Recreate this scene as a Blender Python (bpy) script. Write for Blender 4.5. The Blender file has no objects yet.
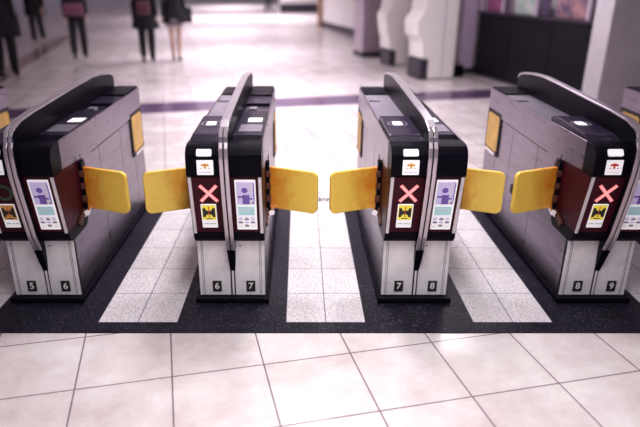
import bpy, bmesh, math, random
from mathutils import Vector, Matrix, Euler
random.seed(7)
S = bpy.context.scene
C = S.collection
R = math.radians

# ------------------------------------------------------------ camera
cam_d = bpy.data.cameras.new('camera'); cam = bpy.data.objects.new('camera', cam_d); C.objects.link(cam)
cam.location = (0, 0, 1.65)
cam.rotation_euler = (R(90) - math.atan(233.5/590), 0, 0)
cam_d.sensor_width = 36; cam_d.lens = 590/640*36; cam_d.shift_x = 20/640
cam_d.clip_end = 200
cam_d.dof.use_dof = True; cam_d.dof.focus_distance = 3.0; cam_d.dof.aperture_fstop = 0.95
S.camera = cam

# ------------------------------------------------------------ world, lights, exposure
S.view_settings.view_transform = 'Standard'; S.view_settings.look = 'None'
S.view_settings.gamma = 1; S.view_settings.use_curve_mapping = False
S.view_settings.exposure = 0.12
W = bpy.data.worlds.new('world'); S.world = W; W.use_nodes = True
bg = W.node_tree.nodes['Background']
bg.inputs[0].default_value = (0.80, 0.66, 0.88, 1); bg.inputs[1].default_value = 0.22

AZ = R(12.5)                       # the station's own grid is turned against the gate row
D1 = Vector((-math.sin(AZ), math.cos(AZ), 0)); D2 = Vector((math.cos(AZ), math.sin(AZ), 0))

def area(name, loc, sx, sy, power, col=(1, .96, .97), rot=(0, 0, 0), spread=180):
    l = bpy.data.lights.new(name, 'AREA'); l.shape = 'RECTANGLE'; l.size = sx; l.size_y = sy
    l.energy = power; l.color = col; l.spread = R(spread)
    o = bpy.data.objects.new(name, l); C.objects.link(o); o.location = loc; o.rotation_euler = rot
    return o
CEIL = 3.6
LAMPS = [  # x, y, size x, size y, power
    (0.15, 0.7, .5, 2.4, 82), (0.1, 4.9, .5, 2.4, 92), (-0.5, 9.0, .6, 2.6, 165), (-1.6, 14.5, .8, 3.2, 210),
    (-2.6, 21, 1.6, 5, 300), (-4.2, 29, 1.8, 6, 420), (-1.0, 29, 1.6, 6, 380), (-4.5, 40, 2.4, 8, 550), (2.2, 7.6, .6, 2.0, 55), (-7, 12, .6, 2.4, 8)]
for i, (x, y, sx, sy, p) in enumerate(LAMPS):  # unseen lamps added to light gate fronts, machine faces and floor glare
    area('area_light', (x, y, CEIL-.09), sx, sy, p, col=(1, .965, .975) if i < 2 else (1, .92, .99), rot=(0, 0, 0), spread=(100, 100, 110, 115, 120, 120, 120, 120, 150, 130)[i])

# ------------------------------------------------------------ materials
def mat(name, col, rough=.5, metal=0., noise=0., scale=8., emit=None, estr=0., bump=0., col2=None, coat=0., spec=.5, stretch=None, trans=0., rnoise=0.):
    m = bpy.data.materials.new(name); m.use_nodes = True
    nt = m.node_tree; b = nt.nodes['Principled BSDF']
    b.inputs['Base Color'].default_value = (*col, 1); b.inputs['Roughness'].default_value = rough
    b.inputs['Metallic'].default_value = metal; b.inputs['Coat Weight'].default_value = coat
    b.inputs['Specular IOR Level'].default_value = spec
    b.inputs['Coat Roughness'].default_value = .08
    if trans: b.inputs['Transmission Weight'].default_value = trans
    if emit: b.inputs['Emission Color'].default_value = (*emit, 1); b.inputs['Emission Strength'].default_value = estr
    if noise or col2 or bump or rnoise:
        tc = nt.nodes.new('ShaderNodeTexCoord'); n = nt.nodes.new('ShaderNodeTexNoise')
        n.inputs['Scale'].default_value = scale; n.inputs['Detail'].default_value = 6; n.inputs['Roughness'].default_value = .65
        src = tc.outputs['Object']
        if stretch:
            mp = nt.nodes.new('ShaderNodeMapping'); mp.inputs['Scale'].default_value = stretch
            nt.links.new(src, mp.inputs['Vector']); src = mp.outputs[0]
        nt.links.new(src, n.inputs['Vector'])
        rp = nt.nodes.new('ShaderNodeValToRGB')
        c2 = col2 if col2 else tuple(max(0, c*(1-noise)) for c in col)
        rp.color_ramp.elements[0].position = .36; rp.color_ramp.elements[1].position = .64
        rp.color_ramp.elements[0].color = (*c2, 1); rp.color_ramp.elements[1].color = (*col, 1)
        nt.links.new(n.outputs['Fac'], rp.inputs['Fac'])
        if noise or col2: nt.links.new(rp.outputs['Color'], b.inputs['Base Color'])
        if rnoise:
            mr = nt.nodes.new('ShaderNodeMapRange'); mr.inputs['To Min'].default_value = rough-rnoise; mr.inputs['To Max'].default_value = rough+rnoise
            nt.links.new(n.outputs['Fac'], mr.inputs['Value']); nt.links.new(mr.outputs[0], b.inputs['Roughness'])
        if bump:
            bp = nt.nodes.new('ShaderNodeBump'); bp.inputs['Strength'].default_value = bump; bp.inputs['Distance'].default_value = .01
            nt.links.new(n.outputs['Fac'], bp.inputs['Height']); nt.links.new(bp.outputs[0], b.inputs['Normal'])
    return m

STEEL = mat('brushed_steel', (.28, .235, .295), .30, 1.0, noise=.3, scale=5, stretch=(1, .6, 4), rnoise=.1)
STEELF = mat('steel_front', (.92, .88, .91), .40, .2, noise=.2, scale=7, rnoise=.08)
STRIP = mat('pale_trim', (.80, .74, .78), .35, .35, noise=.12, scale=20)
CHROME = mat('chrome', (.85, .82, .86), .16, 1)
FINM = mat('mauve_trim', (.66, .57, .63), .28, .8, noise=.15, scale=12)
CAPM = mat('cap_steel', (.70, .65, .71), .30, 1)
BLACK = mat('black_plastic', (.004, .003, .007), .36, spec=.05)
DECK = mat('dark_deck', (.018, .013, .030), .32, spec=.25, noise=.3, scale=9)
DECKL = mat('grey_deck', (.38, .33, .42), .30, .5, noise=.25, scale=9)
READ = mat('reader_plastic', (.022, .014, .038), .30, spec=.3)
GROOVE = mat('seam_dark', (.01, .008, .014), .7)
SMOKE = mat('smoked_maroon', (.055, .005, .013), .38, coat=.0, spec=.12, noise=.35, scale=6)
WHITE = mat('label_white', (.86, .84, .86), .5)
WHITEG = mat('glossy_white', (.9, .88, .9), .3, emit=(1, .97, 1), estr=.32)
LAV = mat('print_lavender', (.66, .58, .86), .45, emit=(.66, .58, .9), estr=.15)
PUR = mat('print_purple', (.20, .12, .50), .45)
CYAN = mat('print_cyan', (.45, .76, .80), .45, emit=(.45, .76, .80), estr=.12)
GREYP = mat('print_grey', (.25, .23, .3), .5)
PINKP = mat('print_pink', (.8, .5, .6), .5)
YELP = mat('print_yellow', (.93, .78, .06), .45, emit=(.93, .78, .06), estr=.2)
ORAP = mat('print_orange', (.85, .42, .08), .45)
REDP = mat('print_red', (.70, .06, .04), .45)
BLKP = mat('print_black', (.012, .010, .012), .5)
XRED = mat('cross_led', (.8, .25, .26), .4, emit=(1, .18, .20), estr=.55)
XCORE = mat('cross_led_core', (.85, .45, .45), .4, emit=(1, .50, .48), estr=.45)
RING = mat('ring_green', (.03, .07, .035), .4, emit=(.1, .5, .2), estr=.0)
FLAPSH = mat('flap_yellow_shaded', (.72, .40, .09), .5, noise=.25, scale=9)  # flap yellow darkened: shade on the folded rear flap put into the colour
BLUE = mat('reader_blue', (.05, .08, .6), .4, emit=(.08, .12, 1), estr=.7)
BROWN = mat('hinge_brown', (.12, .035, .018), .5, noise=.3, scale=20)
GRAN = None

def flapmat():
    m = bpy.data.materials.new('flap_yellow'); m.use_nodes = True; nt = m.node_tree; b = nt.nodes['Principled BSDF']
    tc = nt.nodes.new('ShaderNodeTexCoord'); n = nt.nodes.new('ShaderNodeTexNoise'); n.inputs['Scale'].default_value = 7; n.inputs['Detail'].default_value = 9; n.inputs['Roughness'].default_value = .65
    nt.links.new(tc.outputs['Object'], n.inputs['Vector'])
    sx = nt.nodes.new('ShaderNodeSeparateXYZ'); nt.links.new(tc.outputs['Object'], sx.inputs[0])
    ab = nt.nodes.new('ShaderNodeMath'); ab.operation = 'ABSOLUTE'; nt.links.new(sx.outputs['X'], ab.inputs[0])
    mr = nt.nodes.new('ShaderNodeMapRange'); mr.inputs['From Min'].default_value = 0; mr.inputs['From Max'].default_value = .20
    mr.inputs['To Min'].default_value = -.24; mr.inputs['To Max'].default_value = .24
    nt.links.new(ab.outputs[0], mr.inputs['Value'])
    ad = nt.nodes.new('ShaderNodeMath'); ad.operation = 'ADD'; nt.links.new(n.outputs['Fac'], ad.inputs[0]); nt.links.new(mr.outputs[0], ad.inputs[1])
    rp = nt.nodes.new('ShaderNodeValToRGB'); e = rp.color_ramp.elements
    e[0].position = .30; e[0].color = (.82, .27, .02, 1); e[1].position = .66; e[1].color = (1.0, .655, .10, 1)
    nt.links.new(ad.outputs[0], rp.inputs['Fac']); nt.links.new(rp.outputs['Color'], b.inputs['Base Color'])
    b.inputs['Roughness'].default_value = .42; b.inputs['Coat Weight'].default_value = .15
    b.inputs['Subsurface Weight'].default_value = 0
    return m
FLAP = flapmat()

def tiles(name, bw, bh, base, dark, grout, mortar, rough, off=(0, 0, 0), speck=0., band=None, mott=.12, spec=.5, coat=0.):
    m = bpy.data.materials.new(name); m.use_nodes = True; nt = m.node_tree; b = nt.nodes['Principled BSDF']; L = nt.links
    tc = nt.nodes.new('ShaderNodeTexCoord'); mp = nt.nodes.new('ShaderNodeMapping'); mp.inputs['Location'].default_value = off
    L.new(tc.outputs['Object'], mp.inputs['Vector'])
    br = nt.nodes.new('ShaderNodeTexBrick'); br.offset = 0; br.squash = 1
    br.inputs['Scale'].default_value = 1; br.inputs['Brick Width'].default_value = bw; br.inputs['Row Height'].default_value = bh
    br.inputs['Mortar Size'].default_value = mortar; br.inputs['Mortar Smooth'].default_value = .2
    br.inputs['Color1'].default_value = (*base, 1); br.inputs['Color2'].default_value = (*[c*.93 for c in base], 1)
    br.inputs['Mortar'].default_value = (*grout, 1)
    L.new(mp.outputs[0], br.inputs['Vector'])
    n = nt.nodes.new('ShaderNodeTexNoise'); n.inputs['Scale'].default_value = 2.2; n.inputs['Detail'].default_value = 8; n.inputs['Roughness'].default_value = .7
    L.new(tc.outputs['Object'], n.inputs['Vector'])
    rp = nt.nodes.new('ShaderNodeValToRGB'); e = rp.color_ramp.elements
    e[0].position = .35; e[0].color = (*dark, 1); e[1].position = .62; e[1].color = (1, 1, 1, 1)
    L.new(n.outputs['Fac'], rp.inputs['Fac'])
    mx = nt.nodes.new('ShaderNodeMix'); mx.data_type = 'RGBA'; mx.blend_type = 'MULTIPLY'; mx.inputs[0].default_value = 1
    L.new(br.outputs['Color'], mx.inputs[6]); L.new(rp.outputs['Color'], mx.inputs[7]); out = mx.outputs[2]
    if speck:
        n2 = nt.nodes.new('ShaderNodeTexNoise'); n2.inputs['Scale'].default_value = 120; n2.inputs['Detail'].default_value = 2
        L.new(tc.outputs['Object'], n2.inputs['Vector'])
        r2 = nt.nodes.new('ShaderNodeValToRGB'); e = r2.color_ramp.elements
        e[0].position = .40; e[0].color = (1-speck, 1-speck, 1-speck*.95, 1); e[1].position = .52; e[1].color = (1, 1, 1, 1)
        L.new(n2.outputs['Fac'], r2.inputs['Fac'])
        m2 = nt.nodes.new('ShaderNodeMix'); m2.data_type = 'RGBA'; m2.blend_type = 'MULTIPLY'; m2.inputs[0].default_value = 1
        L.new(out, m2.inputs[6]); L.new(r2.outputs['Color'], m2.inputs[7]); out = m2.outputs[2]
    if band:
        sx = nt.nodes.new('ShaderNodeSeparateXYZ'); L.new(tc.outputs['Object'], sx.inputs[0])
        for (v0, v1, colr, ax, lo, hi) in band:
            f = None
            for op, val, src in (('GREATER_THAN', v0, ax), ('LESS_THAN', v1, ax), ('GREATER_THAN', lo, 'X' if ax == 'Y' else 'Y'), ('LESS_THAN', hi, 'X' if ax == 'Y' else 'Y')):
                g = nt.nodes.new('ShaderNodeMath'); g.operation = op; g.inputs[1].default_value = val; L.new(sx.outputs[src], g.inputs[0])
                if f is None: f = g.outputs[0]
                else:
                    k = nt.nodes.new('ShaderNodeMath'); k.operation = 'MULTIPLY'; L.new(f, k.inputs[0]); L.new(g.outputs[0], k.inputs[1]); f = k.outputs[0]
            m3 = nt.nodes.new('ShaderNodeMix'); m3.data_type = 'RGBA'; L.new(f, m3.inputs[0]); L.new(out, m3.inputs[6]); m3.inputs[7].default_value = (*colr, 1); out = m3.outputs[2]
    L.new(out, b.inputs['Base Color'])
    mr = nt.nodes.new('ShaderNodeMapRange'); mr.inputs['To Min'].default_value = rough*.8; mr.inputs['To Max'].default_value = rough*1.25
    L.new(n.outputs['Fac'], mr.inputs['Value']); L.new(mr.outputs[0], b.inputs['Roughness'])
    b.inputs['Specular IOR Level'].default_value = spec; b.inputs['Coat Weight'].default_value = coat
    return m

# ------------------------------------------------------------ mesh helpers
class MB:
    def __init__(s): s.v = []; s.f = []; s.m = []; s.mats = []
    def mi(s, m):
        if m not in s.mats: s.mats.append(m)
        return s.mats.index(m)
    def add(s, vs, fs, m):
        o = len(s.v); s.v += [tuple(v) for v in vs]; k = s.mi(m)
        for f in fs: s.f.append([o+i for i in f]); s.m.append(k)
        return s
    def box(s, x0, x1, y0, y1, z0, z1, m):
        vs = [(x, y, z) for z in (z0, z1) for y in (y0, y1) for x in (x0, x1)]
        return s.add(vs, [(0, 2, 3, 1), (4, 5, 7, 6), (0, 1, 5, 4), (1, 3, 7, 5), (3, 2, 6, 7), (2, 0, 4, 6)], m)
    def prism(s, prof, x0, x1, m):     # prof: (y, z) points
        n = len(prof)
        vs = [(x0, y, z) for y, z in prof]+[(x1, y, z) for y, z in prof]
        fs = [tuple(range(n)), tuple(range(2*n-1, n-1, -1))]+[(i, i+n, (i+1) % n+n, (i+1) % n) for i in range(n)]
        return s.add(vs, fs, m)
    def plate(s, frame, pts, t0, t1, m):   # frame = (origin, u, v, n); pts = (u, v)
        O, u, v, nn = frame; n = len(pts)
        vs = [O+u*a+v*b+nn*t for t in (t0, t1) for a, b in pts]
        fs = [tuple(range(n-1, -1, -1)), tuple(range(n, 2*n))]+[(i, (i+1) % n, (i+1) % n+n, i+n) for i in range(n)]
        return s.add(vs, fs, m)
    def cyl(s, p0, p1, r0, r1, m, n=16):
        p0 = Vector(p0); p1 = Vector(p1); d = (p1-p0).normalized()
        a = d.orthogonal().normalized(); b = d.cross(a)
        vs = [p+(a*math.cos(2*math.pi*i/n)+b*math.sin(2*math.pi*i/n))*r for p, r in ((p0, r0), (p1, r1)) for i in range(n)]
        fs = [tuple(range(n-1, -1, -1)), tuple(range(n, 2*n))]+[(i, (i+1) % n, (i+1) % n+n, i+n) for i in range(n)]
        return s.add(vs, fs, m)
    def ring(s, frame, cu, cv, r0, r1, t, m, n=28):
        O, u, v, nn = frame; vs = []
        for tt in (0, t):
            for r in (r0, r1):
                vs += [O+u*(cu+r*math.cos(2*math.pi*i/n))+v*(cv+r*math.sin(2*math.pi*i/n))+nn*tt for i in range(n)]
        fs = []
        for i in range(n):
            j = (i+1) % n
            fs += [(2*n+i, 3*n+i, 3*n+j, 2*n+j), (i, j, n+j, n+i), (n+i, n+j, 3*n+j, 3*n+i), (i, 2*n+i, 2*n+j, j)]
        return s.add(vs, fs, m)
    def build(s, name, parent=None, bevel=0, seg=2, smooth=False):
        me = bpy.data.meshes.new(name); me.from_pydata(s.v, [], s.f); 
        for m in s.mats: me.materials.append(m)
        me.polygons.foreach_set('material_index', s.m)
        bm = bmesh.new(); bm.from_mesh(me); bmesh.ops.recalc_face_normals(bm, faces=bm.faces); bm.to_mesh(me); bm.free()
        if smooth: me.polygons.foreach_set('use_smooth', [True]*len(me.polygons))
        o = bpy.data.objects.new(name, me); C.objects.link(o)
        if parent: o.parent = parent
        if bevel:
            b = o.modifiers.new('bevel', 'BEVEL'); b.width = bevel; b.segments = seg; b.limit_method = 'ANGLE'; b.angle_limit = R(25); b.harden_normals = False
        return o
def rrect(a0, a1, b0, b1, r, corners='abcd', n=6):
    P = []
    for key, cx, cy, s in (('a', a1-r, b1-r, 0), ('b', a0+r, b1-r, 90), ('c', a0+r, b0+r, 180), ('d', a1-r, b0+r, 270)):
        if key in corners:
            for i in range(n+1):
                t = R(s+90*i/n); P.append((cx+r*math.cos(t), cy+r*math.sin(t)))
        else:
            P.append({'a': (a1, b1), 'b': (a0, b1), 'c': (a0, b0), 'd': (a1, b0)}[key])
    return P
def rect(a0, a1, b0, b1): return [(a0, b0), (a1, b0), (a1, b1), (a0, b1)]
def empty(name, loc, rz=0, **k):
    o = bpy.data.objects.new(name, None); C.objects.link(o); o.location = loc; o.rotation_euler = (0, 0, rz); o.empty_display_size = .1
    for a, b in k.items(): o[a] = b
    return o
def tag(o, **k):
    for a, b in k.items(): o[a] = b
    return o
def text(name, s, size, m, parent, frame, cu, cv, t=.0006):
    cu_ = bpy.data.curves.new(name, 'FONT'); cu_.body = s; cu_.size = size; cu_.align_x = 'CENTER'; cu_.align_y = 'CENTER'; cu_.extrude = t; cu_.offset = size*(.012 if parent else .035)
    tmp = bpy.data.objects.new(name, cu_); C.objects.link(tmp)
    me = bpy.data.meshes.new_from_object(tmp); bpy.data.objects.remove(tmp)
    me.materials.clear(); me.materials.append(m)
    o = bpy.data.objects.new(name, me); C.objects.link(o)
    if parent: o.parent = parent
    O, u, v, nn = frame
    M = Matrix((u, v, nn)).transposed().to_4x4(); M.translation = O+u*cu+v*cv+nn*t
    o.matrix_local = M
    return o

# ------------------------------------------------------------ setting: floor
TB = .4153
FLOORM = tiles('floor_tiles', TB, TB, (.63, .585, .59), (.76, .68, .69), (.20, .15, .18), .0042, .2,
               off=(.0855, .2345, 0), band=[(8.05, 8.75, (.08, .045, .10), 'Y', -14, 6.0), (13.63, 13.73, (.42, .33, .40), 'Y', -20, 20), (19.1, 19.25, (.38, .30, .36), 'Y', -20, 20),
                                           (-3.22, -2.80, (.22, .15, .14), 'X', 8.7, 21)], spec=.6)
def slab(name, x0, x1, y0, y1, z0, z1, m, rz=0, parent=None):
    o = MB().box(x0, x1, y0, y1, z0, z1, m).build(name, parent); o.rotation_euler[2] = rz; return o
o = slab('floor', -22, 26, -5, 75, -.1, 0, FLOORM, AZ); tag(o, kind='structure')
GRAN = tiles('dark_granite', .6, .6, (.008, .0065, .014), (.5, .5, .55), (.003, .003, .005), .003, .42, speck=0, spec=.14)
def addspecks(m):
    nt = m.node_tree; L = nt.links; b = nt.nodes['Principled BSDF']; src = b.inputs['Base Color'].links[0].from_socket
    tc = nt.nodes.new('ShaderNodeTexCoord'); n = nt.nodes.new('ShaderNodeTexNoise'); n.inputs['Scale'].default_value = 90; n.inputs['Detail'].default_value = 3
    L.new(tc.outputs['Object'], n.inputs['Vector']); r = nt.nodes.new('ShaderNodeValToRGB'); e = r.color_ramp.elements
    e[0].position = .56; e[0].color = (0, 0, 0, 1); e[1].position = .72; e[1].color = (.06, .055, .08, 1); L.new(n.outputs['Fac'], r.inputs['Fac'])
    a = nt.nodes.new('ShaderNodeMix'); a.data_type = 'RGBA'; a.blend_type = 'ADD'; a.inputs[0].default_value = 1
    L.new(src, a.inputs[6]); L.new(r.outputs['Color'], a.inputs[7]); L.new(a.outputs[2], b.inputs['Base Color'])
addspecks(GRAN)
gates_x = [-2.373, -1.383, -.369, .624, 1.604, 2.594]
o = slab('trim_1', -6, 6, 2.534, 4.42, 0, .004, GRAN); tag(o, kind='structure', label='dark granite band of floor under the gates')
STRIPM = tiles('strip_tiles', .205, .304, (.64, .60, .62), (.86, .84, .86), (.09, .07, .10), .0028, .40, off=(0, 0, 0), speck=.42, spec=.4)
for i, cx in enumerate((-1.82, -.838, .133, 1.10, 2.065)):
    o = slab('trim_%d' % (i+2), -.205, .205, 0, 1.90, .004, .0065, STRIPM); o.location = (cx, 2.626, 0)
    tag(o, kind='structure', label='pale tiled strip of floor leading through a gate lane')
flo = (Vector((0, 0, 0)), Vector((1, 0, 0)), Vector((0, 1, 0)), Vector((0, 0, 1)))
o = text('floor_lettering', 'kers', .066, mat('lettering_grey', (.02, .02, .03), .8), None, (Vector((.205, 4.46, .007)), flo[1], flo[2], flo[3]), 0, 0)
o.scale = (1, 2.4, 1)
tag(o, label='small grey lettering on the pale floor seen between the two middle flaps', category='lettering')

# ------------------------------------------------------------ ticket gate
FO = Vector((0, -.055, .43)); FU = Vector((1, 0, 0)); FV = Vector((0, -.07, .32)).normalized(); FN = FU.cross(FV)
FACE = (FO, FU, FV, FN)
fv = lambda h: (h-.43)/.32*.3276
LOW = (Vector((0, -.006, 0)), Vector((1, 0, 0)), Vector((0, 0, 1)), Vector((0, -1, 0)))
HOOD = (Vector((0, -.137, 0)), Vector((1, 0, 0)), Vector((0, 0, 1)), Vector((0, -1, 0)))
hs0 = Vector((0, -.139, .862)); hs1 = Vector((0, -.110, .902)); HSV = (hs1-hs0).normalized()
HSLOT = (hs0, FU, HSV, FU.cross(HSV))
TOP = (Vector((0, 0, 0)), Vector((1, 0, 0)), Vector((0, 1, 0)), Vector((0, 0, 1)))
FX = .006      # the fin sits a touch right of centre

def poster(parent):
    m = MB(); u0, u1, v0, v1 = .047, .150, fv(.449), fv(.738)
    P = lambda a0, a1, b0, b1, t, mt: m.plate(FACE, rect(u0+(u1-u0)*a0, u0+(u1-u0)*a1, v0+(v1-v0)*b0, v0+(v1-v0)*b1), 0, t, mt)
    m.plate(FACE, rrect(u0, u1, v0, v1, .004), 0, .003, WHITEG)
    P(.07, .93, .52, .96, .0036, LAV)
    P(.34, .68, .525, .71, .0042, PUR); P(.12, .48, .655, .69, .0042, PUR); P(.66, .82, .62, .65, .0042, PUR)
    cu, cv = u0+(u1-u0)*.46, v0+(v1-v0)*.80
    m.plate(FACE, [(cu+0.0155*math.cos(R(a)), cv+0.0155*math.sin(R(a))) for a in range(0, 360, 24)], 0, .0044, PUR)
    for b in (.90, .85, .80, .75): P(.72, .90, b, b+.018, .0044, WHITE)
    P(.88, .93, .56, .94, .0046, PUR); P(.70, .74, .68, .94, .0044, WHITE); P(.70, .90, .55, .60, .0046, WHITE); P(.80, .88, .53, .57, .005, PUR)
    P(.10, .90, .30, .475, .0036, CYAN); P(.14, .86, .42, .43, .004, WHITE); P(.14, .7, .37, .38, .004, WHITE)
    for i, b in enumerate((.20, .13, .06)):
        for j, a in enumerate((.08, .38, .68)):
            if i == 2 and j != 1: P(a, a+.2, b, b+.012, .0036, PINKP); continue
            P(a, a+.22, b, b+.035, .0036, GREYP if (i+j) % 2 else LAV); P(a+.02, a+.18, b+.045, b+.052, .0036, GREYP)
    return m.build('information_poster', parent)
def notice(parent, orange=False):
    m = MB(); u0, u1, v0, v1 = -.131, -.053, fv(.461), fv(.600)
    P = lambda a0, a1, b0, b1, t, mt: m.plate(FACE, rect(u0+(u1-u0)*a0, u0+(u1-u0)*a1, v0+(v1-v0)*b0, v0+(v1-v0)*b1), 0, t, mt)
    Q = lambda pts, t, mt: m.plate(FACE, [(u0+(u1-u0)*a, v0+(v1-v0)*b) for a, b in pts], 0, t, mt)
    m.plate(FACE, rrect(u0, u1, v0, v1, .003), 0, .003, WHITEG)
    P(.06, .94, .34, .96, .0036, ORAP if orange else YELP)
    Q([(.10, .46), (.26, .46), (.32, .56), (.47, .57), (.47, .73), (.32, .74), (.26, .84), (.10, .84)], .0042, BLKP)
    Q([(.90, .46), (.90, .84), (.74, .84), (.68, .74), (.53, .73), (.53, .57), (.68, .56), (.74, .46)], .0042, BLKP)
    P(.47, .53, .58, .90, .0045, REDP); P(.47, .53, .47, .54, .0045, REDP); P(.30, .70, .38, .41, .0045, BLKP)
    for a in (.12, .24, .34, .52, .62, .74, .84): P(a, a+.06, .14, .20, .0036, GREYP)
    return m.build('gate_closed_notice', parent)
def sticker(parent, red=False):
    m = MB(); u0, u1, v0, v1 = -.129, -.049, .768, .842
    P = lambda a0, a1, b0, b1, t, mt: m.plate(HOOD, rect(u0+(u1-u0)*a0, u0+(u1-u0)*a1, v0+(v1-v0)*b0, v0+(v1-v0)*b1), 0, t, mt)
    m.plate(HOOD, rrect(u0, u1, v0, v1, .003), -.002, .002, WHITEG)
    c = REDP if red else ORAP
    m.plate(HOOD, [(-.089+.022*math.cos(R(a)), .812+.014*math.sin(R(a))) for a in range(0, 181, 20)], 0, .0028, c)
    P(.44, .56, .42, .62, .0028, c); P(.2, .34, .42, .47, .0028, c); P(.66, .8, .42, .47, .0028, c)
    for a in (.16, .28, .4, .52, .64, .76): P(a, a+.07, .16, .22, .0028, GREYP if not red else PINKP)
    return m.build('card_sticker', parent)

def gate(gx, left_no, right_no, label, sign='cross', red=False):
    G = empty('ticket_gate', (gx, 2.865, .004)); tag(G, label=label, category='ticket gate', group='row of ticket gates')
    # plinth and stainless body
    m = MB(); m.box(-.200, .200, -.045, 1.59, 0, .03, BLACK); m.build('plinth', G, .004)
    m = MB(); m.box(-.178, .178, 0, 1.55, .03, .885, STEEL)
    for s in (-1, 1):
        x0, x1 = (s*.1775, s*.1786)
        if s < 0: x0, x1 = x1, x0
        m.box(x0, x1, .42, 1.28, .722, .727, GROOVE)
        for y in (.56, 1.0, 1.3): m.box(x0, x1, y, y+.004, .05, .722, GROOVE)
        m.box(x0, x1, 0, 1.55, .05, .053, GROOVE)
    m.build('body', G)
    for s in (-1, 1):      # raised upper side panel with a bright rim
        a, b = sorted((s*.176, s*.1855))
        m = MB(); m.prism([(-.02, .905), (-.02, .755), (.30, .735), (1.545, .735), (1.553, .905)], a, b, STEEL)
        m.build('side_panel', G, .003)
    # front lower doors with number plates
    for s, num in ((-1, left_no), (1, right_no)):
        a, b = sorted((s*.014+FX*.6, s*.178))
        m = MB(); m.box(a, b, -.006, .02, .034, .375, STEELF)
        for q in (.150, .158): 
            c0, c1 = sorted((s*q, s*(q+.0022))); m.box(c0, c1, -.0068, 0, .036, .374, GROOVE)
        dr = m.build('front_door', G)
        cx = s*.092+.008
        p = MB().plate(LOW, rrect(cx-.0245, cx+.0245, .056, .120, .002), 0, .003, BLKP).build('number_plate', dr)
        text('number', num, .052, WHITE, dr, (LOW[0]+Vector((0, -.003, 0)), LOW[1], LOW[2], LOW[3]), cx, .088)
        if s > 0: MB().cyl((.05, -.004, .33), (.05, -.009, .33), .004, .004, GROOVE, 10).build('door_lock', dr)
    MB().box(-.010+FX*.6, .010+FX*.6, -.003, .02, .034, .36, GROOVE).box(-.004+FX*.6, .006+FX*.6, -.006, .0, .034, .22, STEELF).build('centre_post', G)
    # lower lip
    for s in (-1, 1):
        a, b = sorted((s*.018+FX, s*.184))
        MB().prism([(-.058, .432), (-.052, .395), (-.030, .368), (.0, .360), (.20, .360), (.235, .385), (.235, .432)], a, b, BLACK).build('lower_lip', G, .004)
        # smoked display cover wrapping to the side
        c = MB().prism([(-.055, .43), (-.1255, .752), (.27, .752), (.30, .70), (.30, .52), (.235, .43)], a, b, SMOKE).build('display_cover', G, .002)
        e0, e1 = sorted((s*.164, s*.1805))
        MB().plate(FACE, rect(e0, e1, fv(.425), fv(.752)), -.004, .005, STRIP).build('trim_strip', G, .0015)
        if s < 0:
            if sign == 'cross':
                m = MB(); cu, cv = -.0845, fv(.661); L_, w = .0535, .0085
                for q in (-1, 1):
                    d = Vector((math.cos(R(48)), q*math.sin(R(48)))); n_ = Vector((-d.y, d.x))
                    for (w_, l_, t_, mt_) in ((w, L_*1.16, .003+.0002*q, XRED), (w*.5, L_*1.1, .0045+.0002*q, XCORE)):
                        pts = [d*l_+n_*w_, -d*l_+n_*w_, -d*l_-n_*w_, d*l_-n_*w_]
                        m.plate(FACE, [(cu+p.x*1.0, cv+p.y*1.0) for p in pts], 0, t_, mt_)
                m.build('cross_sign', c)
            else:
                MB().ring(FACE, -.086, fv(.665), .030, .046, .003, RING).build('ring_sign', c)
            notice(c, sign != 'cross')
        else: poster(c)
    # hoods
    HP = [(-.1255, .752), (-.137, .765), (-.137, .848), (-.132, .866), (-.118, .888), (-.098, .900), (-.07, .906)]
    hl = MB().prism(HP+[(-.02, .906), (-.02, .752)], -.184, -.016+FX, BLACK)
    hl.prism([(-.018, .88), (-.018, .898), (.02, .915), (.06, .920), (.06, .88)], -.176, -.016+FX, DECK)
    hl = hl.build('hood', G, .003)
    MB().plate(HSLOT, rrect(-.128, -.056, .000, .034, .006), -.006, .006, WHITEG).build('ticket_slot', hl)
    sticker(hl, red)
    m = MB().prism([(.045, .88), (.03, .918), (.05, .926), (.42, .936), (.46, .925), (.46, .88)], -.174, -.018+FX, READ)
    rd = m.build('card_reader', G, .006, 3)
    rf = (Vector((0, .24, .9315)), FU, Vector((0, 1, .027)).normalized(), Vector((0, -.027, 1)).normalized())
    m = MB(); m.ring(rf, -.104, 0, .046, .054, .003, BLUE if sign == 'ring' else DECKL)
    m.plate(rf, rrect(-.130, -.078, -.030, .040, .012), 0, .0028, BLUE if sign == 'ring' else WHITEG); m.build('reader_target', rd)
    m = MB().box(-.176, -.016+FX, .46, 1.25, .88, .902, DECKL).box(-.170, -.10, 1.0, 1.05, .902, .904, GROOVE)
    m.build('top_plate', G, .002)
    MB().box(-.176, -.016+FX, 1.25, 1.55, .88, .912, BLACK).build('rear_cap', G, .006)
    # right half
    m = MB().prism(HP+[(.0, .906), (.01, .895), (.01, .752)], .016+FX, .184, BLACK)
    hr = m.build('hood', G, .003)
    m = MB().box(.016+FX, .176, .01, .12, .87, .886, BLACK).prism([(.11, .87), (.125, .903), (.70, .906), (.72, .87)], .016+FX, .176, DECK)
    m.prism([(.71, .86), (.72, .88), (.94, .88), (.95, .86)], .016+FX, .176, BLACK).box(.016+FX, .176, .94, 1.19, .86, .906, DECK)
    m.box(.05, .10, .80, .86, .87, .9, DECKL)
    dk = m.build('top_deck', G, .003)
    MB().plate(TOP, rrect(.075, .155, .40, .50, .004), .905, .9075, WHITEG).build('deck_label', dk)
    MB().plate(TOP, rrect(.045, .165, .18, .34, .004), .900, .9062, DECKL).build('deck_plate', dk)
    MB().box(.016+FX, .176, 1.19, 1.55, .88, .918, BLACK).build('rear_cap', G, .006)
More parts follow.
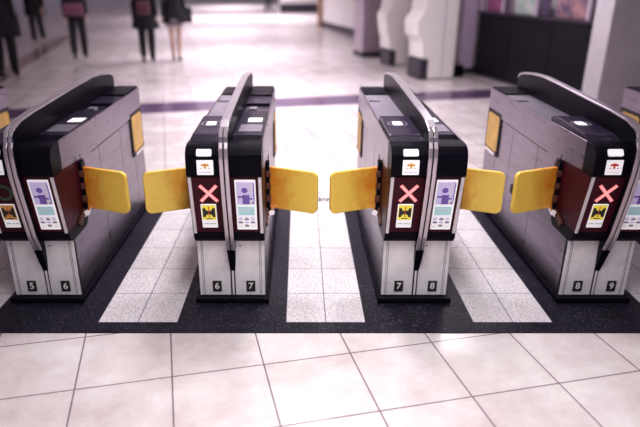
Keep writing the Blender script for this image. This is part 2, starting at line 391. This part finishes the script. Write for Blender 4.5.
    MB().box(-.17, .17, 1.545, 1.56, .06, .90, STEEL).box(-.17, .17, 1.552, 1.562, .45, .75, BLACK).build('rear_panel', G, .002)
    # fin
    top = [(-.150, .930), (-.146, .955), (-.130, .975), (-.10, .988), (-.03, 1.008), (.15, 1.022), (.43, 1.032), (.80, 1.048), (1.05, 1.055), (1.25, 1.046), (1.40, 1.030), (1.485, 1.008), (1.50, .985)]
    front = [(-.150, .930), (-.168, .905), (-.172, .86), (-.165, .77), (-.140, .64), (-.115, .53), (-.088, .42), (-.055, .33)]
    tip = [(-.028, .25), (-.010, .19)]
    MB().prism(front[::-1]+top[1:]+[(1.50, .88), (0.0, .88), (0.0, .335)], FX-.019, FX+.019, BLACK).build('divider', G, .006)
    def ribbon(path, x0, x1, off, mt, name, par, bev=.003):
        m = MB(); pts = [Vector((0, y, z)) for y, z in path]; N = []
        for i in range(len(pts)):
            d = (pts[min(i+1, len(pts)-1)]-pts[max(i-1, 0)]).normalized(); N.append(Vector((0, -d.z, d.y)))
        vs = []
        for p, n_ in zip(pts, N):
            for x, t in ((x0, -.004), (x1, -.004), (x1, off), (x0, off)): q = p+n_*t; vs.append((x, q.y, q.z))
        fs = []
        for i in range(len(pts)-1):
            a = 4*i
            for k in range(4): fs.append((a+k, a+(k+1) % 4, a+4+(k+1) % 4, a+4+k))
        fs += [(0, 1, 2, 3), tuple(4*(len(pts)-1)+k for k in (3, 2, 1, 0))]
        m.add(vs, fs, mt); return m.build(name, par, bev)
    cap = ribbon(top[3:], FX-.021, FX+.021, .007, CAPM, 'divider_cap', G)
    ribbon(top[0:4], FX-.022, FX-.001, .009, CHROME, 'cap_end', cap); ribbon(top[0:4], FX+.001, FX+.022, .009, CHROME, 'cap_end', cap)
    fr = front[::-1]
    for x0, x1 in ((-.022, -.003), (.003, .022)): ribbon(fr, FX+x0, FX+x1, .007, FINM, 'divider_trim', G)
    pr = [(-.006, .36)]+[front[-1]]+tip+[(0, .185), (.0, .36)]
    m = MB(); w0 = .022
    P_ = [(-.060, .335, .021), (-.030, .25, .018), (-.010, .19, .013), (-.003, .175, .010)]
    vs = []
    for y, z, w in P_:
        vs += [(FX-w, y, z), (FX+w, y, z), (FX+w, .0, z), (FX-w, .0, z)]
    fs = [(0, 1, 2, 3), (15, 14, 13, 12)]
    for i in range(3):
        a = 4*i
        for k in range(4): fs.append((a+k, a+(k+1) % 4, a+4+(k+1) % 4, a+4+k))
    m.add(vs, fs, BLACK).build('divider_tip', G)
    # flaps
    for s in (-1, 1):
        a, b = sorted((s*.178, s*.203))
        m = MB().box(a, b, .190, .235, .47, .735, BLACK)
        a2, b2 = sorted((s*.184, s*.210))
        m.box(a2, b2, .184, .22, .505, .545, BROWN).box(a2, b2, .184, .22, .58, .615, BROWN).box(a2, b2, .184, .22, .65, .685, BROWN)
        hp = m.build('hinge', G, .004)
        MB().cyl((s*.198, .20, .70), (s*.198, .20, .775), .003, .002, BLACK, 8).build('hinge_pin', hp)
        m = MB().cyl((s*.200, .215, .462), (s*.214, .150, .458), .015, .017, CHROME, 14).cyl((s*.196, .16, .435), (s*.222, .16, .470), .008, .008, CHROME, 10)
        m.build('lock_knob', hp, .001)
        a3, b3 = sorted((s*.180, s*.194))
        MB().prism([(.08, .425), (.18, .470), (.19, .445), (.10, .395)], a3, b3, BROWN).build('hinge_cover', hp, .003)
        # swinging flap (leans a little towards the approaching passenger)
        e = MB()
        fr_ = (Vector((0, 0, 0)), Vector((1, 0, 0)), Vector((0, 0, 1)), Vector((0, -1, 0)))
        pts = rrect(0, .278, -.118, .118, .034, 'ad') if s > 0 else rrect(-.278, 0, -.118, .118, .034, 'bc')
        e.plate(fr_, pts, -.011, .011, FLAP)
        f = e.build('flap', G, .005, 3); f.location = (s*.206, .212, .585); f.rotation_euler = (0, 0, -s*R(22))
        # rear flap folded flat in its niche
        a, b = sorted((s*.180, s*.1865))
        m = MB()
        sf = (Vector((s*.178, 0, 0)), Vector((0, 1, 0)), Vector((0, 0, 1)), Vector((s, 0, 0)))
        m.plate(sf, rect(1.245, 1.542, .455, .765), 0, .0085, GROOVE)
        nb = m.build('flap_niche', G)
        m = MB(); m.plate(sf, rrect(1.270, 1.520, .482, .738, .03), .006, .011, FLAPSH); m.build('folded_flap', nb, .006, 3)
        MB().plate(sf, rect(1.28, 1.50, .46, .478), .004, .02, CHROME).build('niche_sill', nb, .002)
        if s < 0: MB().plate(sf, rrect(.86, .91, .31, .37, .004), 0, .006, BLACK).build('side_latch', G, .002)
    return G

gate(gates_x[0], '4', '5', 'ticket gate at the far left edge, only a sliver of its rear corner in view')
gate(gates_x[1], '5', '6', 'ticket gate numbered 5 and 6, dim ring sign instead of a cross', sign='ring')
gate(gates_x[2], '6', '7', 'ticket gate with number plates 6 and 7, glowing cross left of its divider')
gate(gates_x[3], '7', '8', 'ticket gate with number plates 7 and 8, right of the central lane')
gate(gates_x[4], '8', '9', 'ticket gate with number plates 8 and 9 and a red printed sticker', red=True)
gate(gates_x[5], '9', '10', 'ticket gate at the right edge, only its rear end showing past its neighbour')

# ------------------------------------------------------------ hall
PLAS = mat('plaster_white', (.78, .75, .76), .6, noise=.08, scale=3)
MAUVE = mat('mauve_stone', (.42, .33, .40), .45, noise=.25, scale=4)
PALE = mat('pale_stone', (.78, .75, .79), .5, noise=.15, scale=3)
DARKB = mat('dark_base', (.03, .025, .04), .4)
CEILM = mat('ceiling_white', (.75, .73, .75), .8)
def along(name, p, L, th, h, m, z0=0, parent=None, axis=1, side=1):
    """box starting at p running L along the hall's grid axis"""
    o = (MB().box(0, th*side, 0, L, 0, h, m) if axis else MB().box(0, L, 0, th*side, 0, h, m))
    o = o.build(name, parent); o.location = (p[0], p[1], z0); o.rotation_euler[2] = AZ; return o
o = slab('ceiling', -22, 26, -5, 60, CEIL, CEIL+.1, CEILM, AZ); tag(o, kind='structure')
for x, y, sx, sy, p in LAMPS:
    t = empty('added_ceiling_light', (x, y, CEIL-.08)); tag(t, label='unseen ceiling light panel added above the concourse for its light', category='ceiling light', group='added ceiling lights above the concourse')
    MB().box(-sx/2-.05, sx/2+.05, -sy/2-.05, sy/2+.05, .0, .08, CEILM).build('added_light_housing', t)

o = along('wall_right', (.83+D1.x*0, 23.3, 0), -5.6, .3, CEIL, PLAS); tag(o, kind='structure')
o = along('baseboard_right', (.83-D2.x*.02, 23.3-D2.y*.02, 0), -5.6, .02, .22, DARKB, z0=0); tag(o, kind='structure')
o = along('trim_7', (.83-.12, 23.2, 0), .25, .25, CEIL, mat('brown_post', (.35, .18, .12), .5)); tag(o, kind='structure', label='narrow brown post at the end of the white wall')
o = along('wall_far', (-1.07, 34, 0), 2.6, .4, CEIL, PLAS, axis=0); tag(o, kind='structure')
o = along('baseboard_far', (-1.07+.0, 33.97, 0), 2.6, -.03, .45, DARKB, axis=0); tag(o, kind='structure')
o = along('wall_left_added', (-9.6, -4, 0), 40, -.3, CEIL, MAUVE); tag(o, kind='structure')  # unseen wall added so the floor reflects darker mauve at the left
# mauve pillar beside the machines
def pillar(p, w, d, m, label, name='pillar'):
    t = empty(name, (p[0], p[1], 0), AZ); tag(t, label=label, category='pillar')
    MB().box(0, w, 0, d, .0, CEIL, m).build('shaft', t, .01)
    MB().box(-.015, w+.015, -.015, d+.015, 0, .12, DARKB).build('skirting', t)
    return t
pillar((1.42, 13.85), .62, .62, MAUVE, 'mauve stone pillar just left of the white ticket machines')
pl = pillar((2.80, 11.35), .62, .5, MAUVE, 'dark mauve pillar between the white machines and the black counter')
MB().box(.20, .46, -.03, .0, .10, 1.9, mat('lilac_panel', (.62, .50, .66), .5)).build('notice_board', pl, .004)
pl = pillar((3.52, 7.0), 2.2, .3, PALE, 'broad pale stone pillar at the right edge behind the gates')
MB().box(.50, .74, -.012, .0, 1.17, 1.6, MAUVE).box(.53, .71, -.016, -.01, 1.20, 1.57, mat('poster_pink', (.70, .45, .55), .5)).build('small_poster', pl)

# white machines seen from their stepped side
CREAM = mat('machine_cream', (.90, .87, .85), .45, noise=.05, scale=4)
def machine(p, prof, w, label, kick):
    t = empty('ticket_machine', (p[0], p[1], 0), AZ); tag(t, label=label, category='ticket machine', group='white ticket machines by the mauve pillar')
    m = MB(); n = len(prof)
    vs = [(x, 0, z) for x, z in prof]+[(x, w, z) for x, z in prof]
    m.add(vs, [tuple(range(n)), tuple(range(2*n-1, n-1, -1))]+[(i, i+n, (i+1) % n+n, (i+1) % n) for i in range(n)], CREAM)
    m.build('housing', t, .01)
    MB().box(kick[0], kick[1], .01, w-.01, 0, kick[2], DARKB).build('kick_box', t, .01)
    MB().box(-.32, -.30, .08, w-.08, .95, 1.3, BLACK).build('touch_screen', t) if False else None
    MB().box(prof[-1][0]*.5, prof[-1][0]*.5+.01, -.002, .0, .05, 1.5, GREYP).build('panel_seam', t)
    return t
machine((1.97, 12.44), [(0, .02), (0, .30), (-.16, .34), (-.17, .55), (-.20, .62), (-.23, .80), (-.26, 1.0), (-.17, 1.12), (-.15, 1.7), (.42, 1.7), (.42, .02)], .55,
        'white ticket machine with stepped side, the farther of the two', (-.14, .02, .30))
machine((2.26, 10.62), [(0, .02), (0, .36), (-.13, .37), (-.14, .62), (-.17, .70), (-.24, .76), (-.25, 1.0), (-.14, 1.15), (-.08, 1.7), (.49, 1.7), (.49, .02)], .6,
        'white ticket machine with stepped side, nearer one beside the mauve pillar', (-.15, .02, .35))

# black counter with a shop window above
K = empty('shop_counter', (3.27, 11.3, 0), AZ); tag(K, label='long black counter of a shop under its display window, behind the right gates', category='counter')
CB = mat('counter_black', (.010, .009, .014), .5, spec=.2)
MB().box(0, .6, -3.35, 0, .06, 1.09, CB).build('counter_body', K)
for i in range(3):
    MB().box(-.012, .0, -3.32+i*1.11, -2.24+i*1.11, .09, 1.06, CB).build('counter_panel', K, .004)
MB().box(-.03, .62, -3.37, .02, 1.09, 1.13, mat('counter_top', (.05, .035, .06), .4)).build('counter_top', K, .006)
MB().box(.03, .6, -3.3, 0, 0, .06, DARKB).build('plinth', K)
FR = mat('frame_mauve', (.30, .24, .32), .4)
o = MB().box(-.04, .1, -3.52, -3.38, 0, CEIL, FR).build('trim_8'); o.location = (3.27, 11.3, 0); o.rotation_euler[2] = AZ; tag(o, kind='structure', label='mauve post at the near end of the black counter')
Wn = empty('shop_window', (3.27, 11.3, 1.13), AZ); tag(Wn, label='lit shop window with pale frames standing on the black counter', category='window')
MB().box(.30, .34, -3.35, 0, 0, 1.3, mat('window_back', (.80, .72, .80), .5)).build('back_panel', Wn)
for y in (-3.35, -2.95, -1.72, -.75, -.03): MB().box(.0, .04, y, y+.05, 0, 1.3, mat('frame_pale', (.66, .56, .68), .4)).build('mullion', Wn)
def item(nm, lab, cat, y0, y1, h, m, x=.06):
    o = MB().box(0, .03, 0, y1-y0, 0, h, m).build(nm, None, .004); p = Vector((3.27, 11.3, 0))+D2*x+D1*y0
    o.location = (p.x, p.y, 1.131); o.rotation_euler[2] = AZ; tag(o, label=lab, category=cat)
item('poster', 'magenta pink poster at the far end of the shop window', 'poster', -.68, -.12, .5, mat('magenta', (.45, .12, .28), .5))
item('poster', 'white and green poster in the middle of the shop window', 'poster', -1.65, -1.02, .55, mat('whitegreen', (.80, .82, .80), .5, col2=(.35, .55, .45), scale=6))
item('display_box', 'dark box standing beside the white poster in the shop window', 'box', -1.96, -1.75, .35, mat('dark_box', (.10, .07, .14), .5))
item('poster', 'salmon and dark blue poster at the near end of the shop window', 'poster', -2.9, -2.15, .5, mat('salmon', (.60, .32, .34), .5, col2=(.08, .07, .16), scale=5))

# dark bag and bin at the foot of the mauve pillar
t = empty('luggage_bag', (2.86, 11.1, 0)); tag(t, label='small dark bag on the floor at the foot of the dark mauve pillar', category='bag')
m = MB().prism([(-.09, 0), (-.1, .14), (-.05, .2), (.05, .2), (.1, .14), (.09, 0)], -.14, .14, BLACK); m.build('bag_body', t, .02, 3)
MB().box(-.06, -.05, -.01, .01, .19, .27, GROOVE).box(.05, .06, -.01, .01, .19, .27, GROOVE).box(-.06, .06, -.01, .01, .26, .275, GROOVE).build('handle', t)

# ------------------------------------------------------------ people
SKIN = mat('skin', (.62, .42, .36), .5)
def skinmesh(name, verts, edges, mt, parent=None, sub=2, root=0):
    me = bpy.data.meshes.new(name); bm = bmesh.new(); lay = bm.verts.layers.skin.verify()
    vs = []
    for (x, y, z, rx, ry) in verts:
        v = bm.verts.new((x, y, z)); v[lay].radius = (rx, ry); v[lay].use_root = (len(vs) == root); vs.append(v)
    for a, b in edges: bm.edges.new((vs[a], vs[b]))
    bm.to_mesh(me); bm.free(); me.materials.append(mt)
    o = bpy.data.objects.new(name, me); C.objects.link(o)
    if parent: o.parent = parent
    k = o.modifiers.new('skin', 'SKIN'); k.use_smooth_shade = True
    s = o.modifiers.new('sub', 'SUBSURF'); s.levels = sub; s.render_levels = sub
    return o
def loft(name, rings, mt, parent, n=20):       # rings: (cx, cy, z, rx, ry)
    m = MB(); vs = []
    for cx, cy, z, rx, ry in rings: vs += [(cx+rx*math.cos(2*math.pi*i/n), cy+ry*math.sin(2*math.pi*i/n), z) for i in range(n)]
    fs = [tuple(range(n-1, -1, -1)), tuple(range(n*(len(rings)-1), n*len(rings)))]
    for r in range(len(rings)-1):
        for i in range(n): fs.append((r*n+i, r*n+(i+1) % n, (r+1)*n+(i+1) % n, (r+1)*n+i))
    m.add(vs, fs, mt); return m.build(name, parent, smooth=True)
def person(loc, rz, label, H=1.68, stride=.16, top=None, legs=None, hem=.78, skirt=None, shoe=None, coat_w=.21, hairm=None, bag=None, bagm=None, phase=1, arm=.1):
    """local frame: faces +y, x to its right"""
    k = H/1.7
    P = empty('person', loc, rz); tag(P, label=label, category='person'); P.scale = (k, k, k)
    st = stride*phase
    # feet: right foot forward by st, left back
    def leg(s, f):
        hip = (s*.085, 0, .90, .085, .09); knee = (s*.085, f*.55+.03, .49, .055, .058); ank = (s*.08, f-.02, .085+(.05 if f < 0 else 0), .037, .040)
        toe = (s*.085, f+.13, .035, .038, .028); heel = (s*.08, f-.03, .045+(.05 if f < 0 else 0), .036, .036)
        calf = (s*.083, f*.8-.01, .33, .053, .056)
        return hip, knee, calf, ank, heel, toe
    V = [(0, 0, .95, .125, .10), (0, 0, 1.12, .115, .085), (0, 0, 1.30, .14, .10), (0, -.01, 1.43, .10, .075), (0, 0, 1.50, .05, .052), (0, .015, 1.57, .062, .07), (0, .01, 1.64, .072, .085)]
    E = [(0, 1), (1, 2), (2, 3), (3, 4), (4, 5), (5, 6)]
    for s, f in ((1, st), (-1, -st)):
        hip, knee, calf, ank, heel, toe = leg(s, f); b = len(V); V += [hip, knee, calf, ank, toe]; E += [(0, b), (b, b+1), (b+1, b+2), (b+2, b+3), (b+3, b+4)]
    for s in (1, -1):
        b = len(V); a = -arm*s*phase
        V += [(s*.175, -.005, 1.40, .052, .052), (s*.215, -.03+a*.3, 1.13, .040, .042), (s*.225, .04+a, .90, .028, .028), (s*.225, .055+a*1.1, .84, .026, .036)]
        E += [(3, b), (b, b+1), (b+1, b+2), (b+2, b+3)]
        h = len(V)
        for j in range(4):
            V += [(s*.222, .035+j*.018+a*1.1, .795, .0095, .0095), (s*.215, .035+j*.018+a*1.1, .745+.006*abs(j-1.5), .008, .008)]; E += [(b+3, h+2*j), (h+2*j, h+2*j+1)]
        V += [(s*.205, .10+a*1.1, .82, .0105, .0105), (s*.20, .11+a*1.1, .785, .009, .009)]; E += [(b+3, len(V)-2), (len(V)-2, len(V)-1)]
    body = skinmesh('body', V, E, SKIN, P)
    # face
    m = MB().cyl((0, .095, 1.605), (0, .118, 1.585), .006, .012, SKIN, 8); m.build('nose', body)
    for s in (1, -1):
        MB().cyl((s*.028, .088, 1.615), (s*.028, .096, 1.615), .010, .008, BLKP, 10).build('eye', body)
        MB().cyl((s*.078, .0, 1.60), (s*.088, -.005, 1.60), .022, .018, SKIN, 10).build('ear', body)
    MB().box(-.02, .02, .085, .096, 1.553, 1.56, REDP).build('mouth', body)
    loft('hair', [(0, -.012, 1.50, .05, .05), (0, -.022, 1.55, .084, .078), (0, -.016, 1.62, .092, .100), (0, -.006, 1.67, .088, .098), (0, .0, 1.71, .06, .07), (0, 0, 1.725, .02, .02)], hairm or HAIR, P)
    # trousers / stockings
    if legs:
        V = [(0, 0, .97, .14, .115)]; E = []
        for s, f in ((1, st), (-1, -st)):
            hip, knee, calf, ank, heel, toe = leg(s, f); b = len(V)
            g = .026
            V += [(*hip[:3], hip[3]+.012, hip[4]+.012), (*knee[:3], knee[3]+g, knee[4]+g), (*calf[:3], calf[3]+g, calf[4]+g), (ank[0], ank[1], ank[2]-.035, ank[3]+.02, ank[4]+.02)]; E += [(0, b), (b, b+1), (b+1, b+2), (b+2, b+3)]
        skinmesh('trousers', V, E, legs, P)
    for s, f in ((1, st), (-1, -st)):
        hip, knee, calf, ank, heel, toe = leg(s, f)
        skinmesh('shoe', [heel[:3]+(.048, .048), (toe[0], toe[1]-.07, .05, .046, .046), toe[:3]+(.044, .034)], [(0, 1), (1, 2)], shoe or BLKP, P, sub=1)
    if skirt:
        loft('skirt', [(0, 0, hem-.05 if hem < .8 else hem-.06, .205, .185), (0, 0, hem+.08, .19, .165), (0, 0, 1.0, .15, .125)], skirt, P)
    # coat / jacket with sleeves
    loft('jacket', [(0, 0, hem, coat_w, .165), (0, 0, hem+.02, coat_w+.004, .168), (0, 0, 1.0, coat_w-.015, .15), (0, 0, 1.15, .175, .13), (0, 0, 1.32, .195, .135), (0, -.005, 1.42, .165, .115), (0, 0, 1.48, .08, .075)], top, P)
    for s in (1, -1):
        a = -arm*s*phase
        skinmesh('sleeve', [(s*.165, -.005, 1.40, .066, .066), (s*.217, -.03+a*.3, 1.13, .055, .057), (s*.228, .035+a, .91, .042, .042)], [(0, 1), (1, 2)], top, P, sub=2)
    return P
HAIR = mat('hair_black', (.012, .009, .010), .45)
NAVY = mat('cloth_navy', (.018, .017, .030), .8, noise=.3, scale=14)
COAL = mat('cloth_charcoal', (.013, .011, .017), .85, noise=.3, scale=14)
PURP = mat('cloth_plum', (.07, .045, .09), .85, noise=.3, scale=14)
PLUMB = mat('cloth_rose', (.13, .04, .07), .8, noise=.2, scale=12)
PINK = mat('cloth_pink', (.28, .10, .16), .8, noise=.2, scale=12)
GRSK = mat('cloth_grey', (.22, .18, .24), .85, noise=.3, scale=30)
person((-5.28, 10.9, 0), R(10), 'person in black standing at the far left edge, body cut by the frame', H=1.84, top=COAL, legs=COAL, hem=.66, coat_w=.30, stride=.12)
person((-7.2, 16.9, 0), R(190), 'person in dark trousers walking second from the left edge', H=1.74, top=COAL, legs=COAL, hem=.74, coat_w=.26, stride=.14)
P3 = person((-4.93, 13.65, 0), R(12), 'person in dark trousers and jacket with a pink bag across the back', H=1.76, top=NAVY, legs=COAL, hem=.86, coat_w=.25, stride=.20)
P4 = person((-3.26, 13.05, 0), R(8), 'person in a dark knee-length coat and black stockings, left of the walking pair', H=1.74, top=COAL, legs=COAL, hem=.68, coat_w=.27, stride=.12)
P5 = person((-2.70, 13.3, 0), R(5), 'person with bare legs and grey skirt, right of the walking pair', H=1.70, top=COAL, legs=None, hem=.80, coat_w=.27, skirt=GRSK, stride=.14, phase=-1)
person((-1.70, 33.3, 0), R(170), 'tiny distant person in black beside the far white wall', H=1.7, top=COAL, legs=COAL, hem=.9, stride=.15)
person((-1.05, 36.5, 0), R(20), 'tiny distant person in grey right behind the one by the far wall', H=1.65, top=GRSK, legs=COAL, hem=.9, stride=.15)
def bag(name, par, loc, s, mt, label, cat='bag'):
    x, y, z = loc; M = Matrix.Translation(par.location) @ Matrix.Rotation(par.rotation_euler[2], 4, 'Z')
    p = M @ Vector((x, y, z)); t = empty(name, p, par.rotation_euler[2]); tag(t, label=label, category=cat)
    MB().prism([(-s[1], 0), (-s[1]*1.1, s[2]*.5), (-s[1]*.7, s[2]), (s[1]*.7, s[2]), (s[1], s[2]*.5), (s[1]*.9, 0)], -s[0], s[0], mt).build('bag_body', t, .03, 3)
    MB().box(-s[0]*.7, s[0]*.7, -s[1]*1.15, -s[1]*.9, s[2]*.25, s[2]*.55, mt).build('front_pocket', t, .01)
bag('shoulder_bag', P3, (0, -.23, .93), (.20, .06, .26), PINK, 'pink bag carried across the back of the person in dark trousers')
bag('backpack', P4, (.0, -.235, .98), (.13, .06, .26), PLUMB, 'dull red backpack on the person in the dark coat')
bag('handbag', P5, (.335, -.05, .80), (.05, .13, .32), COAL, 'black handbag hanging at the right arm of the person in the skirt')
